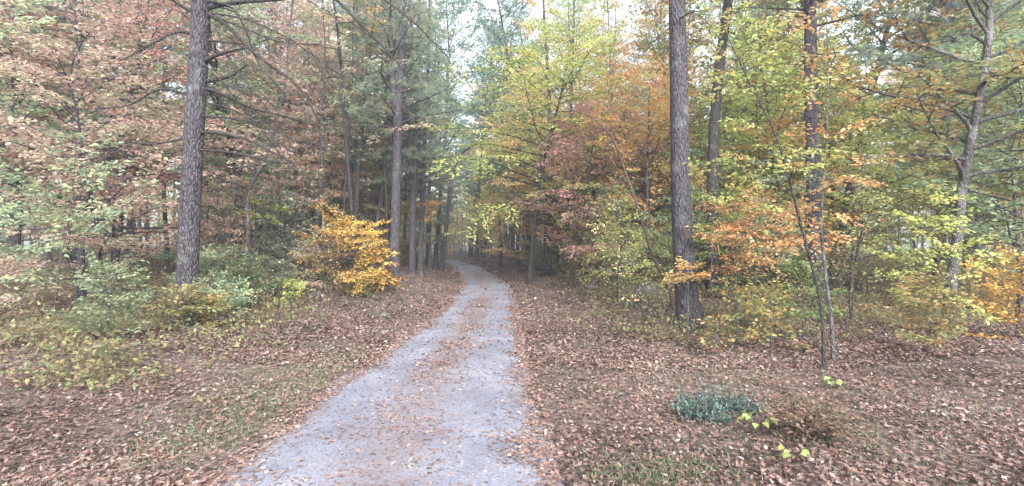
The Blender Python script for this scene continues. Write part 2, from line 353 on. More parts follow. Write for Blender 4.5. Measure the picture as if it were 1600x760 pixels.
def grass():
    rs = np.random.RandomState(5); mb = MB()
    # (px, py, rx, ry, count): soft patches on the ground
    patches = [(480, 590, .55, .8, 1500), (400, 640, .45, .5, 1200), (330, 690, .5, .4, 900), (545, 565, .4, .7, 700), (1030, 745, .3, .2, 1200), (1060, 590, .5, .9, 400), (920, 545, .8, .9, 500),
               (1075, 520, .5, .4, 500), (880, 610, .4, .7, 300), (650, 465, 1.0, 4, 900), (1000, 500, 1.6, 1.6, 900), (1290, 700, .5, .4, 500), (560, 500, 1.3, 1.3, 600), (330, 520, 1.2, 1.2, 800), (180, 560, 1.0, 1, 900), (1420, 640, .9, .8, 900)]
    for (px, py, rx, ry, n) in patches:
        n = int(n * 1.2)
        d = CAMH * F / (py - HZ); X = (px - 800) * d / F
        x = X + rs.normal(0, rx, n) - (0 if px > 800 else 0); y = d + rs.normal(0, ry, n)
        s = np.abs(x - pathx(y)) - halfw(y); k = s > .1; x = x[k]; y = y[k]; m_ = len(x)
        A = np.stack([rs.normal(0, .45, m_), rs.normal(0, .45, m_), np.ones(m_)], -1)
        N_ = rs.normal(0, 1, (m_, 3)); N_[:, 2] *= .2
        sz = .06 * rs.uniform(.4, 1.5, m_)
        leaves(mb, np.stack([x, y, height(x, y)], -1), A, N_, sz, .006, rs.uniform(0, 1, m_), 0, 4, .1)
    tag(link('grass', mb.mesh('grass', [Lf['grass']])), 'thin green grass tufts poking through the leaf litter on the verges', 'grass', None, 'stuff')
    # low undergrowth through the wood
    mb = MB(); n = 52000
    u = rs.uniform(0, 1, n); d = 5 + 40 * u ** 1.3; x = rs.uniform(-1.12, 1.12, n) * d
    s = np.abs(x - pathx(d)) - halfw(d)
    lim = np.where(x < pathx(d), 2.0 + .05 * d, 1.1 + .07 * (d - 3))
    clump = np.sin(x * 1.7 + 1.2 * np.sin(d)) * np.sin(d * 1.3 + x * .4)
    k = (s > lim + rs.normal(0, .5, n)) & ~((x > 0) & (d < 7.2 + .5 * np.abs(x - 4))) & (rs.uniform(0, 1, n) < .35 + d / 11) & (clump + rs.normal(0, .5, n) > 0)
    x = x[k]; d = d[k]; n = len(x)
    hgt = rs.gamma(2.2, .09, n).clip(.04, .75) * (1 + .5 * (d > 9))
    for rep in range(5):
        fr = rs.uniform(.35, 1.05, n)
        c = np.stack([x + rs.normal(0, .07, n), d + rs.normal(0, .07, n), height(x, d) + hgt * fr], -1)
        A = np.stack([rs.normal(0, 1, n), rs.normal(0, 1, n), rs.normal(.1, .4, n)], -1)
        Nn = nrm(np.stack([rs.normal(0, .45, n), rs.normal(0, .45, n), np.ones(n)], -1))
        L = .05 * rs.uniform(.6, 1.5, n) * (1 + d / 40)
        leaves(mb, c, A, Nn, L, L * .6, np.clip(rs.normal(.42, .3, n), 0, 1), 0, 4, .15)
    b0 = np.stack([x, d, height(x, d)], -1); A = np.stack([rs.normal(0, .25, n), rs.normal(0, .25, n), np.ones(n)], -1)
    leaves(mb, b0, A, rs.normal(0, 1, (n, 3)), hgt * 1.2, .006 + .0003 * d, .98, 0, 4, .1)
    tag(link('undergrowth', mb.mesh('undergrowth', [Lf['dull']])), 'low olive and tan undergrowth of seedlings and dry stems over the forest floor', 'undergrowth', None, 'stuff')
grass()

def twigs():
    rs = np.random.RandomState(15); mb = MB()
    for k in range(700):
        d = 3 + 13 * rs.uniform() ** 1.2; x = rs.uniform(-1.1, 1.1) * d; s_ = abs(x - float(pathx(d))) - float(halfw(d))
        if s_ < .3: continue
        a = rs.uniform(0, 6.28); L = rs.gamma(2.2, .16); p0 = np.array((x, d, G(x, d) + .03))
        tp = p0 + np.cumsum(np.vstack([[0, 0, 0], np.stack([np.cos(a + rs.normal(0, .2, 5)), np.sin(a + rs.normal(0, .2, 5)), rs.uniform(-.05, .12, 5)], -1) * L / 5]), 0)
        tp[:, 2] = np.maximum(tp[:, 2], height(tp[:, 0], tp[:, 1]) + .018)
        tube(mb, tp, rs.uniform(.0025, .007) * np.linspace(1, .4, 6), 4, 0)
    tag(link('twigs', mb.mesh('twigs', [barkmat('dry twig', (.05, .04, .035), (.16, .13, .11), None, 3)])), 'dry broken twigs scattered through the leaf litter', 'twigs', None, 'stuff')
twigs()

# ------------------------------------------------------------------ tree builders
def leaf_spray(rs, acc, pts, n, spread, plane_n):
    i = rs.randint(1, len(pts), n); f = rs.uniform(0, 1, (n, 1))
    base = pts[i - 1] * (1 - f) + pts[i] * f
    T = nrm(pts[i] - pts[i - 1]); side = nrm(np.cross(plane_n[None], T)) * rs.choice([-1, 1], (n, 1))
    A = nrm(T * .6 + side * .9 + rs.normal(0, .25, (n, 3)))
    c = base + side * rs.uniform(0, spread, (n, 1)) + rs.normal(0, spread * .22, (n, 3))
    N_ = nrm(plane_n[None] + rs.normal(0, .38, (n, 3)))
    acc.append((c, A, N_, np.full(n, rs.uniform(0, 1))))

def broadleaf(seed, H=7, r0=.07, base=.3, nl=26, spread=2.2, leaf=.08, per=26, bark='grey_bark', shape=6, up=.25, sub=7,
              prof=None, trunk=None, jit=.05, tip=.12, grav=.0, tintspread=.22, az=None, trunk_sides=9, wl=.62, subf=.42):
    rs = np.random.RandomState(seed); tm = MB(); cm = MB()
    if trunk is None:
        tp = wander(rs, (0, 0, -.1), (0, 0, 1), H + .1, 12, jit, .04)
    else: tp = smoothpath(trunk, 22)
    n = len(tp); u = np.linspace(0, 1, n)
    rad = r0 * (1 - u * (1 - tip)) ** .9; rad[0] *= 1.35
    if n > 3: rad[1] *= 1.08
    tube(tm, tp, rad, trunk_sides, 0, .5, True, .06, rs)
    acc = []
    Ht = tp[-1][2] - tp[0][2]; ga = rs.uniform(0, 6.28)
    for k in range(nl):
        t = base + (1 - base) * (k + rs.uniform(-.4, .4) + .5) / nl; t = min(max(t, .02), .985)
        x = t * (n - 1); i = int(x); p = tp[i] + (tp[i + 1] - tp[i]) * (x - i)
        tr = (t - base) / (1 - base); pr = prof(tr) if prof else math.sqrt(max(0, 1 - (tr - .25) ** 2 / .62))
        L = spread * max(.15, pr) * rs.uniform(.6, 1.15)
        ga += 2.4 + rs.normal(0, .35); a = ga if az is None else az + rs.normal(0, 1.0)
        e = up + .5 * tr + rs.normal(0, .12)
        d = (math.cos(a) * math.cos(e), math.sin(a) * math.cos(e), math.sin(e))
        lp = wander(rs, p, d, L, 7, .13, grav - .03)
        lr = min(np.interp(t, u, rad) * .55, .012 + .013 * L)
        tube(tm if lr > .006 else cm, lp, lr * np.linspace(1, .18, 8), 5, 0 if lr > .006 else 1, .5, False)
        pn = nrm(np.array((rs.normal(0, .18), rs.normal(0, .18), 1.)))
        leaf_spray(rs, acc, lp[3:], int(per * L * .25) + 2, .12 + .03 * L, pn)
        ns = max(2, int(sub * (.5 + L / spread * .6)))
        for j in range(ns):
            v = .22 + .78 * (j + rs.uniform(0, 1)) / ns; xi = v * 7; ii = min(6, int(xi)); q = lp[ii] + (lp[ii + 1] - lp[ii]) * (xi - ii)
            T = nrm(lp[ii + 1] - lp[ii]); sd = np.cross(pn, T) * (1 if j % 2 else -1)
            SL = subf * L * (1.15 - .65 * v) * rs.uniform(.6, 1.2)
            sp = wander(rs, q, T * .55 + sd * .85 + np.array((0, 0, rs.normal(0, .12))), SL, 4, .14, -.02)
            tube(cm, sp, lr * .32 * np.linspace(1, .3, 5) + .0012, 3, 1, .5, False)
            leaf_spray(rs, acc, sp, int(per * SL) + 2, .07 + .08 * SL, pn)
    c = np.concatenate([a[0] for a in acc]); A = np.concatenate([a[1] for a in acc]); N_ = np.concatenate([a[2] for a in acc]); tt = np.concatenate([a[3] for a in acc])
    m = len(c); tint = np.clip(.5 + (tt - .5) * (tintspread * 3) + rs.normal(0, tintspread * .7, m), 0, 1)
    L = leaf * rs.uniform(.6, 1.3, m)
    A[:, 2] -= .15
    leaves(cm, c, A, N_, L, L * wl * rs.uniform(.8, 1.15, m), tint, 0, shape)
    return tm.mesh('trunk', [M[bark]], True), cm.mesh('crown', [Lf['green'], M[bark]])

def conifer(seed, H=18, r0=.2, base=.35, spread=3.0, per=34, bark='pine_bark', dead=.12, dz=.55, nw=4, nl_=.11, wd=.010, tufts=26, trunk=None, lean=0.02, sides=12, droop=-.03, spreadn=.75):
    rs = np.random.RandomState(seed); tm = MB(); cm = MB()
    tp = wander(rs, (0, 0, -.15), (rs.normal(0, lean), rs.normal(0, lean), 1), H, 18, .012, .05) if trunk is None else smoothpath(trunk, 26)
    n = len(tp); u = np.linspace(0, 1, n); rad = r0 * (1 - u) ** .8 + .01; rad[0] *= 1.4; rad[1] *= 1.1
    tube(tm, tp, rad, sides, 0, .5, True, .05, rs)
    Cn = []; An = []; tn = []
    z = dead * H
    while z < H * .97:
        t = z / H; live = t > base
        if live: tr = (t - base) / (1 - base); Lm = spread * (1.0 - tr) ** .7 * (.65 + .35 * min(1, tr * 6)); k = nw
        else: Lm = spread * .42 * rs.uniform(.3, 1.1); k = rs.randint(1, 4)
        ph = rs.uniform(0, 6.28)
        for b in range(k):
            a = ph + b * 6.283 / k + rs.normal(0, .3); L = Lm * rs.uniform(.6, 1.15) + .15
            e = (.25 + .5 * tr) if live else rs.normal(-.05, .2)
            zz = z + rs.uniform(-.2, .2); x = min(max(zz / H, .01), .98) * (n - 1); i = int(x); p = tp[i] + (tp[i + 1] - tp[i]) * (x - i)
            lp = wander(rs, p, (math.cos(a) * math.cos(e), math.sin(a) * math.cos(e), math.sin(e)), L, 6, .10, droop if live else -.035)
            lr = min(.4 * np.interp(x, np.arange(n), rad), .01 + .011 * L) * (1 if live else .8)
            tube(tm, lp, lr * np.linspace(1, .2, 7), 4, 0, .5, False)
            ns = int(3 + L * (3.2 if live else 1.6))
            for j in range(ns):
                v = .25 + .75 * (j + rs.uniform(0, 1)) / ns; xi = v * 6; ii = min(5, int(xi)); q = lp[ii] + (lp[ii + 1] - lp[ii]) * (xi - ii)
                T = nrm(lp[ii + 1] - lp[ii]); sd = np.cross((0, 0, 1), T) * (1 if j % 2 else -1); SL = .38 * L * (1.15 - .7 * v) * rs.uniform(.6, 1.2) + .1
                sp = wander(rs, q, T * .7 + sd * .7 + np.array((0, 0, rs.normal(.05, .15))), SL, 3, .15, -.02)
                tube(cm if live else tm, sp, .0035 * (1 + L * .4) * np.linspace(1, .4, 4), 3, 1 if live else 0, .5, False)
                if live:
                    m = int(tufts * SL) + 2; f = rs.uniform(.15, 1, m); ix = f * 3; i3 = np.minimum(2, ix.astype(int))
                    c = sp[i3] + (sp[i3 + 1] - sp[i3]) * (ix - i3)[:, None] + rs.normal(0, .04, (m, 3))
                    Cn.append(c); An.append(nrm(sp[i3 + 1] - sp[i3]) + np.array((0, 0, .15))); tn.append(np.full(m, np.clip(rs.normal(.45, .22), 0, 1)))
        z += dz * rs.uniform(.7, 1.3) * (1 if live else 1.3)
    if Cn: needles(cm, rs, np.concatenate(Cn), np.concatenate(An), nl_, wd, 7, np.concatenate(tn), 0, spreadn)
    return tm.mesh('trunk', [M[bark]], True), (cm.mesh('crown', [Lf['needle'], M[bark]]) if cm.n else None)

def place(name, pair, loc, label, cat, group=None, pal=None, bark=None, rz=0, s=1.0, tilt=(0, 0)):
    o = bpy.data.objects.new(name, None); C.objects.link(o); o.empty_display_size = .3
    o.location = loc; o.rotation_euler = (tilt[0], tilt[1], rz)
    o.scale = (s, s, s) if not isinstance(s, tuple) else s
    tag(o, label, cat, group)
    for nm, me in (('trunk' if cat == 'tree' or cat == 'sapling' else 'stem', pair[0]), ('crown' if cat in ('tree', 'sapling') else 'foliage', pair[1])):
        if me is None: continue
        c = link(nm, me, o)
        if nm in ('crown', 'foliage') and pal:
            c.material_slots[0].link = 'OBJECT'; c.material_slots[0].material = Lf[pal]
            if bark: c.material_slots[1].link = 'OBJECT'; c.material_slots[1].material = M[bark]
        if nm in ('trunk', 'stem') and bark: c.material_slots[0].link = 'OBJECT'; c.material_slots[0].material = M[bark]
    return o
def gl(px, d):   # ground point below picture column px at distance d
    x = (px - 800) * d / F; return (x, d, G(x, d))

# prototypes ---------------------------------------------------------
PINE = [conifer(1, 22, .2, .2, 3.4, tufts=46, wd=.013, dz=.5), conifer(2, 20, .15, .24, 3.0, tufts=46, wd=.013, dz=.5), conifer(3, 17, .13, .14, 3.0, tufts=48, wd=.013, dz=.48)]
PINEF = [conifer(4, 21, .17, .18, 3.3, tufts=20, nl_=.22, wd=.034, sides=7, dz=.65), conifer(5, 18, .13, .12, 3.2, tufts=20, nl_=.22, wd=.034, sides=7, dz=.65)]
HEM = [conifer(6, 11, .1, .12, 2.3, tufts=60, nl_=.08, wd=.013, droop=-.07, dz=.38, bark='grey_bark', spreadn=.5)]
UND = [broadleaf(21, 7.5, .07, .18, 44, 2.7, .088, 52), broadleaf(22, 6, .055, .15, 38, 2.4, .085, 56), broadleaf(23, 9.5, .085, .25, 48, 2.9, .092, 50, up=.35)]
UNDF = [broadleaf(24, 8, .08, .12, 34, 2.8, .17, 24, shape=4, sub=7, trunk_sides=6), broadleaf(25, 11, .09, .2, 38, 3.0, .18, 23, shape=4, sub=7, trunk_sides=6, up=.35)]
TWIG = [broadleaf(55, 2.0, .011, .2, 14, .8, .055, 7, up=.7, sub=5, jit=.09), broadleaf(56, 1.3, .009, .1, 14, .6, .05, 9, up=.8, sub=5, jit=.1), broadleaf(57, 2.9, .014, .25, 16, .9, .06, 7, up=.6, sub=5, jit=.08)]
WIDE = broadleaf(71, 9.5, .1, .24, 62, 4.0, .095, 40, up=.12, sub=9, bark='dark_bark', prof=lambda t: (1 - abs(t - .35) ** 2 * 1.6))
TALL = [broadleaf(26, 22, .17, .26, 62, 4.4, .135, 40, shape=4, sub=9, up=.5, bark='dark_bark'), broadleaf(27, 19, .15, .28, 56, 4.0, .135, 40, shape=4, sub=9, up=.45, bark='grey_bark')]
SAP = [broadleaf(31, 2.6, .016, .25, 18, 1.1, .075, 48, sub=6, wl=.6), broadleaf(32, 3.6, .022, .25, 24, 1.3, .075, 46, sub=6), broadleaf(33, 1.7, .012, .15, 14, .8, .065, 50, sub=5)]
SHR = [broadleaf(41, 1.1, .012, .05, 26, .85, .055, 90, sub=6, up=.5), broadleaf(42, .9, .012, .05, 28, 1.0, .05, 90, sub=6, up=.4)]
POLE = [broadleaf(51, 13, .05, .35, 24, 1.6, .11, 22, sub=5, shape=4, jit=.035, trunk_sides=7), broadleaf(52, 10, .035, .3, 22, 1.4, .11, 22, sub=5, shape=4, jit=.05, trunk_sides=6), broadleaf(53, 16, .07, .4, 28, 2.0, .13, 20, sub=5, shape=4, jit=.025, trunk_sides=7)]

occupied = []
# ------------------------------------------------------------------ hero trunks from the photograph
def abs_tree(name, ctrl, r0, r1, label, cat='tree', bark='pine_bark', sides=16, crown=None, nseg=30, flare=1.35, group=None, grow=0):
    """ctrl: world points; the Empty sits at the base"""
    ctrl = np.array(ctrl, float); base = ctrl[0].copy(); base[2] = G(base[0], base[1])
    if grow:
        e = ctrl[-1]; dv = nrm(ctrl[-1] - ctrl[-2]); dv = nrm(dv * .5 + np.array((0, 0, .6)))
        while e[2] < grow: e = e + dv * 2.5; ctrl = np.vstack([ctrl, e])
        r1 = .02
    o = bpy.data.objects.new(name, None); C.objects.link(o); o.location = base; tag(o, label, cat, group)
    rs = np.random.RandomState(int(abs(base[0] * 1000)) % 9999)
    p = smoothpath(ctrl - base, nseg); u = np.linspace(0, 1, nseg); rad = r0 + (r1 - r0) * u
    rad = rad * (1 + (flare - 1) * np.exp(-np.maximum(p[:, 2], 0) / .22))
    mb = MB(); tube(mb, p, rad, sides, 0, .5, True, .035, rs)
    if r0 > .12:
        for k in range(6):
            a = k * 1.05 + rs.uniform(-.3, .3); e = np.array((math.cos(a), math.sin(a), 0)); L = r0 * rs.uniform(1.5, 2.4)
            b_ = p[0] * np.array((1, 1, 0))
            pts = np.array([b_ + e * r0 * .35 + (0, 0, .42), b_ + e * r0 * .8 + (0, 0, .17), b_ + e * r0 * 1.25 + (0, 0, .05), b_ + e * L + (0, 0, -.06)])
            tube(mb, smoothpath(pts, 8), r0 * np.linspace(.42, .16, 8), 8, 0, .5, True, .08, rs)
    link('trunk', mb.mesh('trunk', [M[bark]], True), o)
    occupied.append((base[0], base[1], 1.0))
    return o, p, base

def crown_on(o, seed, p, z0, nl, spread, pal, leaf=.1, per=20, bark='pine_bark', up=.4, shape=4, sub=7):
    """leafy crown for an existing trunk path p (local), starting at index fraction z0"""
    tr, cr = broadleaf(seed, trunk=p[int(z0 * len(p)):], r0=.02, base=.02, nl=nl, spread=spread, leaf=leaf, per=per, bark=bark, up=up, shape=shape, sub=sub)
    bpy.data.meshes.remove
    c = link('crown', cr, o); c.material_slots[0].link = 'OBJECT'; c.material_slots[0].material = Lf[pal]
    l_ = link('limbs', tr, o)
    return c

def ext(px, py, d, H): return P(px, py, d) if H is None else None

# T1: the big pine on the right verge
d = 9.3
c = [P(1080, 528, d), P(1074, 470, d), P(1069, 400, d), P(1064, 300, d), P(1061, 130, d), P(1058, 0, d), P(1052, -260, d), P(1046, -600, d + .3)]
o, p, b = abs_tree('pine_tree', c, .215, .12, 'stout grey pine trunk rising from the leafy right verge, mossy flared foot', sides=20)
tr, cr = conifer(61, 10, .1, .02, 2.4, dead=.0, tufts=24)
# living top: branches carried on the same stem
def top(o, base_pt, pair):
    c_ = link('crown', pair[1], o); c_.location = base_pt; l_ = link('limbs', pair[0], o); l_.location = base_pt
top(o, p[20], (tr, cr))
d = 13.0
c = [P(1117, 490, d), P(1114, 420, d), P(1113, 350, d), P(1115, 250, d), P(1117, 190, d), P(1125, 100, d), P(1138, 0, d), P(1155, -150, d), P(1160, -330, d)]
o, p, b = abs_tree('oak_tree', c, .17, .09, 'dark slender trunk bowing rightwards up high, standing just behind the stout pine', bark='dark_bark', flare=1.2)
crown_on(o, 62, p, .5, 34, 3.4, 'mixed', .11, 36, 'dark_bark')
d = 11.5
c = [P(1283, 500, d), P(1281, 450, d), P(1275, 380, d), P(1270, 250, d), P(1267, 100, d), P(1266, 0, d), P(1262, -200, d), P(1262, -480, d)]
o, p, b = abs_tree('pine_tree', c, .185, .10, 'grey trunk behind the crossing young stems at the photo\'s right edge', bark='pine_bark')
top(o, p[17], (tr, cr))
# left pine with dead branches
d = 9.0
c = [P(292, 520, d), P(293, 440, d), P(297, 330, d), P(302, 230, d), P(310, 100, d), P(313, 0, d), P(313, -200, d), P(313, -600, d)]
o, p, b = abs_tree('pine_tree', c, .18, .135, 'thick dark pine at left with bare dead branches reaching over the verge', sides=20, flare=1.25)
LP = o; LB = b
top(o, p[21], (tr, cr))
dead = [
 ([(322, 12), (370, 4), (430, 0), (480, -4)], .036), ([(322, 20), (352, 38), (392, 78), (430, 108), (458, 128), (478, 152), (500, 192)], .028),
 ([(326, 2), (362, 12), (385, 50), (402, 95), (437, 140), (455, 170)], .017), ([(318, 96), (345, 84), (388, 74)], .04), ([(318, 63), (350, 66), (386, 70)], .02),
 ([(316, 128), (342, 124), (366, 116), (387, 100)], .034), ([(314, 136), (345, 147), (390, 168), (440, 181), (494, 197)], .024),
 ([(312, 181), (350, 184), (400, 190), (462, 190)], .017), ([(308, 207), (345, 209), (390, 220), (420, 236), (444, 247)], .018),
 ([(304, 234), (340, 236), (385, 243), (430, 254), (470, 256)], .018), ([(340, 28), (400, 52), (440, 66), (500, 70)], .011),
 ([(336, 38), (352, 80), (372, 110), (398, 146), (440, 200), (462, 244)], .010), ([(345, 126), (372, 160), (410, 205), (440, 246)], .010),
 ([(322, 20), (380, 30), (450, 60), (520, 110), (560, 128)], .011), ([(318, 98), (350, 130), (400, 150), (470, 164)], .009), ([(312, 160), (360, 170), (430, 205), (500, 232), (560, 240)], .009),
 ([(312, -190), (380, -110), (460, -50), (525, 0), (565, 40), (600, 75), (622, 100), (640, 122)], .03), ([(312, -150), (420, -100), (540, -40), (640, 30), (700, 90)], .022),
 ([(316, 60), (280, 50), (235, 70), (190, 95)], .022), ([(300, 150), (250, 140), (200, 165), (150, 170)], .02), ([(296, 215), (240, 225), (180, 220)], .016), ([(300, 20), (250, -10), (200, -20)], .02)]
rs = np.random.RandomState(77)
for k, (pl, r) in enumerate(dead):
    dz_ = rs.uniform(-1.3, .6); n_ = len(pl)
    w3 = []
    for i, (a, b_) in enumerate(pl):
        dd = 9.0 - (.0 if i else 0) + dz_ * (i / (n_ - 1)); w3.append(P(a, b_, dd) - LB)
    mb = MB(); sp = smoothpath(w3, 5 * n_); q_ = len(sp)
    tube(mb, sp, r * 1.2 * np.linspace(1, .25, q_) + .003, 7, 0, .5, True, .12, rs)
    Lb = np.linalg.norm(sp[-1] - sp[0])
    for j in range(int(2 + Lb * (4 if r < .03 else 1.0))):
        i = rs.randint(q_ // 3, q_ - 1); T = nrm(sp[i + 1] - sp[i])
        sp2 = wander(rs, sp[i], T + rs.normal(0, .55, 3) + np.array((0, 0, -.15)), rs.uniform(.15, .7), 6, .12, -.03)
        tube(mb, sp2, np.linspace(.005, .0018, 7), 4, 0, .5, False)
    link('dead_branch', mb.mesh('dead_branch', [M['dark_bark']], True), o)
# main left pine beside the path
d = 19.0
def gp(px, d): x = (px - 800) * d / F; return np.array((x, d, G(x, d) - .1))
c = [gp(616, d), P(617, 380, d), P(619, 300, d), P(622, 200, d), P(626, 100, d), P(628, 0, d), P(630, -200, d + .2)]
o, p, b = abs_tree('pine_tree', c, .19, .1, 'straight grey pine just behind the golden beech, nearest trunk left of the path', flare=1.3)
tr2, cr2 = conifer(63, 12, .1, .0, 3.2, dead=.0, tufts=26); top(o, p[13], (tr2, cr2))
for px, d, r, pts_, lab in [
  (644, 22.5, .155, [(644, 400), (645, 330), (649, 250), (652, 130), (655, 0)], 'dark pine trunk second back in the row left of the path, golden spray across it'),
  (657, 24, .15, [(657, 400), (660, 330), (663, 250), (668, 130), (672, 0)], 'dark pine trunk closest to the path bend in the left row')]:
    c = [gp(px, d)] + [P(a, b_, d) for a, b_ in pts_]
    o, p, b = abs_tree('pine_tree', c, r, .07, lab, flare=1.25, bark='pine_bark')
    top(o, p[12], (tr2, cr2))
for px, d, r, pts_, lab, nm, bk, pal in [
  (552, 20, .13, [(553, 390), (556, 330), (561, 250), (570, 150), (585, 20)], 'dark leaning trunk rising behind the top of the golden beech', 'oak_tree', 'dark_bark', 'mauve'),
  (580, 21.5, .13, [(584, 390), (594, 320), (606, 250), (622, 140), (640, 0)], 'dark trunk tilting right between the golden beech and the straight pine', 'oak_tree', 'dark_bark', 'sage'),
  (568, 26, .11, [(568, 390), (569, 330), (571, 250), (575, 150), (580, 20)], 'straight dark stem between the two leaning trunks', 'oak_tree', 'dark_bark', 'sage'),
  (600, 23.5, .1, [(600, 390), (600, 330), (602, 250), (604, 150), (608, 20)], 'slim dark stem immediately left of the straight left pine', 'oak_tree', 'dark_bark', 'sage'),
  (632, 29, .12, [(632, 390), (633, 330), (635, 250), (639, 150), (641, 20)], 'slim dark stem between the straight left pine and the row by the bend', 'oak_tree', 'dark_bark', 'teal'),
  (668, 34, .13, [(668, 395), (669, 340), (671, 280), (675, 200), (680, 80)], 'last dark stem of the left row before the bend', 'oak_tree', 'dark_bark', 'sage'),
  (528, 22, .07, [(528, 390), (527, 330), (525, 250), (520, 150), (512, 20)], 'thin grey stem rising behind the left side of the golden beech', 'oak_tree', 'grey_bark', 'mauve'),
  (475, 19, .05, [(475, 390), (474, 330), (478, 250), (482, 150), (480, 20)], 'thin grey stem rising behind the mauve brown bush', 'maple_tree', 'grey_bark', 'mauve'),
  (440, 20, .06, [(440, 390), (442, 330), (440, 250), (434, 150), (430, 20)], 'thin grey stem standing beyond the pale yellow spray', 'maple_tree', 'grey_bark', 'pink'),
  (856, 25, .26, [(856, 400), (857, 330), (860, 260), (858, 150), (850, 20)], 'broad dark trunk, thickest in the wood beyond the right verge', 'maple_tree', 'dark_bark', 'orange'),
  (886, 24, .17, [(886, 400), (888, 330), (889, 280), (893, 150), (897, 20)], 'dark upright trunk just right of the broad one', 'maple_tree', 'dark_bark', 'lime'),
  (783, 36, .12, [(783, 380), (781, 350), (780, 300), (784, 200), (790, 90)], 'slim black trunk standing alone on the right of the path bend', 'maple_tree', 'dark_bark', 'teal'),
  (906, 38, .16, [(906, 380), (906, 300), (907, 200), (906, 100), (905, 60), (904, -20)], 'tall dark stem showing against bright sky above the orange crown', 'oak_tree', 'dark_bark', 'teal'),
  (385, 14.5, .06, [(384, 400), (388, 360), (386, 320), (396, 285), (412, 250), (428, 210), (445, 130)], 'crooked pale grey tree kinking right above the green bushes at left', 'maple_tree', 'grey_bark', 'mauve'),
  (507, 20, .035, [(506, 380), (504, 330), (502, 290), (504, 220), (500, 120)], 'thin whitish stem left of the golden beech', 'birch_tree', 'pale_bark', 'red')]:
    c = [gp(px, d)] + [P(a, b_, d) for a, b_ in pts_]
    o, p, b = abs_tree(nm, c, r, r * .5, lab, bark=bk, sides=10, flare=1.2, grow=15 if r > .1 else 10)
    crown_on(o, int(px), p, .38, 34, 3.2 if r > .1 else 1.6, pal, .12, 30, bk)
# curved bare stem leaning left on the right side
d = 10.5
c = [gp(1056, d), P(1045, 450, d), P(1020, 400, d), P(1003, 345, d), P(985, 290, d), P(972, 255, d), P(955, 215, d - .3), P(925, 185, d - .6), P(880, 168, d - .9)]
o, p, b = abs_tree('maple_tree', c, .045, .008, 'bare brown young maple arching left in front of the orange foliage', bark='brown_bark', sides=9, flare=1.1)
mb = MB(); rs = np.random.RandomState(8)
for (i, pts_) in [(22, [(985, 290), (965, 265), (945, 235), (915, 215), (880, 212)]), (26, [(925, 185), (922, 205), (905, 230)]), (18, [(1003, 345), (1012, 310), (1008, 270)])]:
    tube(mb, smoothpath([P(a, b_, 10.3) - b for a, b_ in pts_], 12), np.linspace(.014, .004, 12), 5, 0)
link('branch', mb.mesh('branch', [M['brown_bark']], True), o)

# arching sapling at the right edge, dark stem
d = 6.5
c = [gp(1288, d), P(1286, 520, d), P(1280, 460, d), P(1262, 390, d), P(1243, 320, d), P(1228, 260, d), P(1207, 200, d), P(1180, 148, d + .1), P(1145, 75, d + .2), P(1120, 20, d + .2)]
def custom(name, ctrl, label, cat, pal, **kw):
    ctrl = np.array(ctrl); base = ctrl[0].copy(); base[2] = G(base[0], base[1])
    kw['per'] = kw['per'] * 1.5; pr = broadleaf(trunk=ctrl - base, **kw)
    occupied.append((base[0], base[1], .6))
    return place(name, pr, base, label, cat, None, pal, kw.get('bark', 'grey_bark'))
custom('maple_sapling', c, 'slender dark stemmed sapling arching left with yellow green leaves at the right edge', 'sapling', 'lime', seed=101, r0=.024, base=.5, nl=19, spread=1.05, leaf=.058, per=30, bark='dark_bark', up=.15, sub=6)
c = [gp(1302, 6.9), P(1299, 500, 6.9), P(1290, 430, 6.9), P(1283, 340, 6.9), P(1290, 240, 6.9), P(1294, 120, 6.9), P(1290, 0, 6.9)]
custom('beech_sapling', c, 'upright grey sapling with orange leaves beside the arching dark stem', 'sapling', 'orange', seed=102, r0=.028, base=.4, nl=18, spread=.9, leaf=.06, per=28, bark='grey_bark', up=.1, sub=6)
# beech saplings between the right trunks: layered peach and yellow sprays
def sapl(name, px, d, ztop, label, pal, seed, spread, base=.3, nl=16, per=54, leaf=.062, cat='sapling', lean=0, bark='grey_bark', r0=.018, **kw):
    b = gp(px, d); c = [b, b + np.array((lean * .3, 0, ztop * .4)), b + np.array((lean * .7, 0, ztop * .75)), b + np.array((lean, 0, ztop))]
    return custom(name, c, label, cat, pal, seed=seed, r0=r0, base=base, nl=nl, spread=spread, leaf=leaf, per=per, bark=bark, **kw)
sapl('beech_sapling', 1180, 8.2, 2.35, 'beech sapling with wide orange and tan leaf layers right of the stout pine', 'orange', 111, 1.15, .48, 17, 46, up=0.0)
sapl('beech_sapling', 1150, 8.9, 2.5, 'beech sapling with yellow green top leaves directly behind the wide orange one', 'lime', 112, .8, .6, 11, 40, up=0.0)
sapl('beech_sapling', 1152, 7.9, 1.15, 'knee high beech sapling with olive and tan leaves below the wide orange one', 'mixed', 113, .62, .35, 10, 26, up=.1)
sapl('maple_sapling', 1205, 7.6, .9, 'low sapling with pale yellow leaves at the verge, right of the knee high one', 'mixed', 114, .6, .2, 12, 34, up=.3)
sapl('maple_sapling', 1255, 8.0, 1.25, 'bushy green sapling at the foot of the right edge trunk', 'green', 115, .65, .25, 14, 46, up=.3)
sapl('maple_sapling', 1120, 7.4, .6, 'tiny olive and tan seedling beside the foot of the stout pine', 'mixed', 116, .35, .2, 8, 22, up=.3)
sapl('beech_sapling', 1075, 8.6, 1.35, 'beech sapling with orange leaves crossing in front of the stout pine trunk', 'orange', 117, .5, .65, 7, 40, up=.0, leaf=.065)
